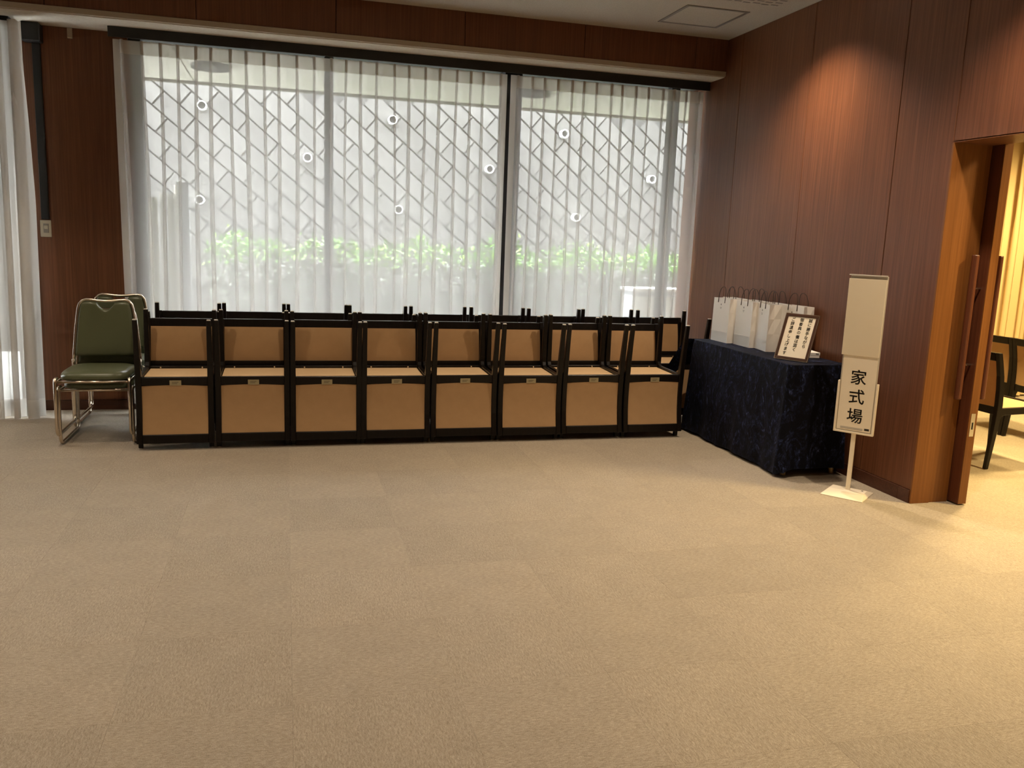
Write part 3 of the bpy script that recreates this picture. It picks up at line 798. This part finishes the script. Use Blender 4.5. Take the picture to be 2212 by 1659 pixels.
# paper carrier bags
def make_bag():
    t = thing('paper_bag', 'x', 'paper bag', group='paper bags on the velvet table')
    w, d, hh, th = .1125, .046, .315, .0012       # half width (y), half depth (x)
    mb = MB()
    def ringo(z, k, pinch):
        dd = d*(1-.10*k); p = pinch
        return [(-dd,-w,z),(dd*0-0,-w+p,z),(dd,-w,z),(dd,w,z),(0,w-p,z),(-dd,w,z)]
    secs = [ringo(z, k, p) for z, k, p in ((0,0,0),(.05,0,.001),(.12,.2,.004),(.22,.6,.012),(hh,1,.022))]
    mb.loft(secs, True, False); n = len(mb.v)
    mb.f.append(tuple(reversed(range(6))))
    inner = [[(x*.985,y*.995,z+.002) for x,y,z in r_] for r_ in secs]; mb.loft(inner, True, False)
    mb.loft([secs[-1], inner[-1]], True, False)
    bdy = mb.build('bag_body', M['paper'], t)
    for sx in (-1, 1):
        xf = sx*d*.9; pts = []
        for k in range(17):
            a = PI*k/16; y = -.045*math.cos(a)*(1+.0*math.sin(a)); z = hh-.012+.098*math.sin(a)**.62 if 0 < k < 16 else hh-.030
            pts.append((xf*1.04+sx*.002 + sx*-.012*math.sin(a), y*(1.06 if 3<k<13 else 1), z))
        MB().tube(pts, .0026, 6).build('handle', M['cord'], t, smooth=True)
    box(-.0475,-.0462,-w+.001,w-.001,.075,.0775).build('bottom_crease', M['paper'], t)
    lg = MB(); n = 16
    lg.loft([[(0,r_*math.cos(2*PI*i/n),r_*math.sin(2*PI*i/n)*1.15) for i in range(n)] for r_ in (.0035,.0062)], True, False)
    o = lg.build('emblem', M['ink_grey'], t); o.location = (-.0443,.004,.272)
    box(0,.0004,-.0022,.0022,-.0045,.004).build('emblem_dot', M['ink_grey'], o)
    for k, ww in enumerate((.011,.008)): box(0,.0004,-ww,ww,-.0018,.0012).build('print_line', M['ink_grey'], t).location = (-.0452,.004,.252-.009*k)
    return t
bp = make_bag(); first = True
front = [(3.118,5.568,.03),(3.160,5.318,-.02),(3.185,5.112,-.16)]
back = [(3.222,5.63,.02),(3.262,5.405,.0),(3.285,5.180,-.03),(3.318,4.975,.10)]
words = ['front row bag at the window end','middle bag of the front row','front row bag nearest the framed notice']
wordb = ['rear row at the window end','second bag of the rear row from the window','third bag of the rear row from the window','rear row bag nearest the sign stand']
for (x, y, rz), wd in zip(front+back, words+wordb):
    o = bp if first else copy_tree(bp); first = False
    o.location = (x, y, TZ+.0035); o.rotation_euler = (0,0,rz); o['label'] = 'white paper bag with dark cord handles, ' + wd

# white flat boxes behind the framed notice
t = thing('flat_box', 'flat white box lying behind the framed notice', 'box', (3.30, 4.83, TZ+.003), math.radians(-10))
box(-.055,.055,-.11,.11,0,.030).build('box_base', M['paper'], t, .001); box(-.057,.057,-.112,.112,.018,.036).build('lid', M['paper'], t, .001)
box(-.0572,-.0568,-.095,-.06,.022,.032).build('stamp', M['ink_grey'], t); box(.028,.048,-.1125,-.1121,.022,.032).build('stamp', M['ink_grey'], t)

# framed notice leaning on its easel leg
BL = Vector((3.01,4.718,TZ+.0065)); wv = Vector((.465,-.885,0)); bv = Vector((.885,.465,0)); tl = .36; HH, WW = .30, .2236
uv = bv*math.sin(tl)+Vector((0,0,1))*math.cos(tl); nv = wv.cross(uv)
fr = tag(add('framed_notice', None), 'brown framed notice in black Japanese lettering standing on the velvet cloth', 'framed notice')
mm = Matrix((wv, uv, nv)).transposed().to_4x4(); mm.translation = BL + wv*WW/2
fr.matrix_world = mm
def fbox(x0,x1,y0,y1,z0,z1): return box(x0,x1,y0,y1,z0,z1)
b_ = .017; hw = WW/2
for nm, a in (('frame_rail',(-hw,hw,0,b_)),('frame_rail',(-hw,hw,HH-b_,HH)),('frame_stile',(-hw,-hw+b_,b_,HH-b_)),('frame_stile',(hw-b_,hw,b_,HH-b_))):
    r_ = fbox(*a, -.006, .006).build(nm, M['frame_brown'], fr, .002)
mb = MB(); e = .003
for a in ((-hw-e,hw+e,-e,0),(-hw-e,hw+e,HH,HH+e),(-hw-e,-hw,0,HH),(hw,hw+e,0,HH)): mb.box(*a, -.007, .0045)
mb.build('metal_edge', M['frame_silver'], fr)
fbox(-hw+.01,hw-.01,.01,HH-.01,-.005,.001).build('notice_sheet', M['sign_white'], fr)
colsx = [('誠に勝手ながら', .062, .257), ('御香典の儀は固く', .004, .257), ('ご辞退申し上げます', -.054, .257)]
for s, cx_, ytop in colsx:
    items = [(me, cx_+dx, ytop-.0280*k+dy) for k, ch in enumerate(s) for me, dx, dy in bold(centre_mesh(textmesh(ch, .0262)), .00025)]
    o = add('lettering', merge_text(items, 'lettering', M['ink']), fr); o.location = (0,.008,.0016)
MB().loft([[(-.03,.20,-.0065),(.03,.20,-.0065),(.03,.205,-.0105),(-.03,.205,-.0105)],[(-.04,.044,-.095),(.04,.044,-.095),(.04,.046,-.099),(-.04,.046,-.099)]]).build('easel_leg', M['frame_brown'], fr)

# ------------------------------------------------------------------ floor sign stand
sg = thing('sign_stand', 'cream floor sign stand with black Japanese lettering beside the velvet table', 'sign stand', (3.15, 4.06, 0), math.atan2(-.79,.613))
SW = M['sign_white']
bw, bd = .117, .121
MB().loft([[(-bw,-bd,0),(bw,-bd,0),(bw,bd,0),(-bw,bd,0)],[(-bw,-bd,.004),(bw,-bd,.004),(bw,bd,.004),(-bw,bd,.004)],[(-bw+.02,-.03,.026),(bw-.02,-.03,.026),(bw-.02,.05,.026),(-bw+.02,.05,.026)]]).build('base_plate', SW, sg, .001)
MB().cyl((.075,.03,.0255), .006, .0015, 12).build('screw_hole', M['ink'], sg)
box(-.0125,.0125,.0,.012,.02,.40).build('pole', SW, sg, .002)
# lower holder (wide), middle board, upper board, clear cover
box(-.111,.107,-.006,.008,.366,.66).build('holder', M['sign_grey'], sg, .002)
for x0, x1 in ((-.113,-.101),(.097,.109)): box(x0,x1,-.014,.008,.366,.662).build('side_channel', SW, sg, .002)
box(-.113,.109,-.014,.008,.362,.374).build('bottom_channel', SW, sg, .002)
lbs = box(-.096,.091,-.011,-.006,.378,.825).build('message_board', SW, sg, .001)
box(-.103,.097,-.009,.004,.66,1.262).build('back_board', M['sign_grey'], sg, .002)
# upper board leans very slightly proud, matching the taped-over plate
ub = box(-.109,.094,-.017,-.011,.812,1.245).build('upper_board', SW, sg, .0015)
ub.rotation_euler = (0, 0, 0)
box(-.108,.092,-.0205,-.019,.815,1.268).build('clear_cover', M['acrylic'], sg)
box(-.110,.094,-.021,-.008,1.262,1.268).build('top_lip', M['sign_grey'], sg, .001)
for k, ch in enumerate('家式場'):
    me = merge_text(bold(centre_mesh(textmesh(ch, .090)), .0010), 'lettering', M['ink'])
    o = add('lettering', me, lbs); o.rotation_euler = (PI/2,0,0); o.location = (-.002,-.0112,.690-.112*k)
box(.058,.084,-.0117,-.011,.389,.401).build('maker_tab', M['ink'], lbs); box(-.075,.048,-.0120,-.011,.385,.398).build('tape_strip', M['sign_grey'], lbs)
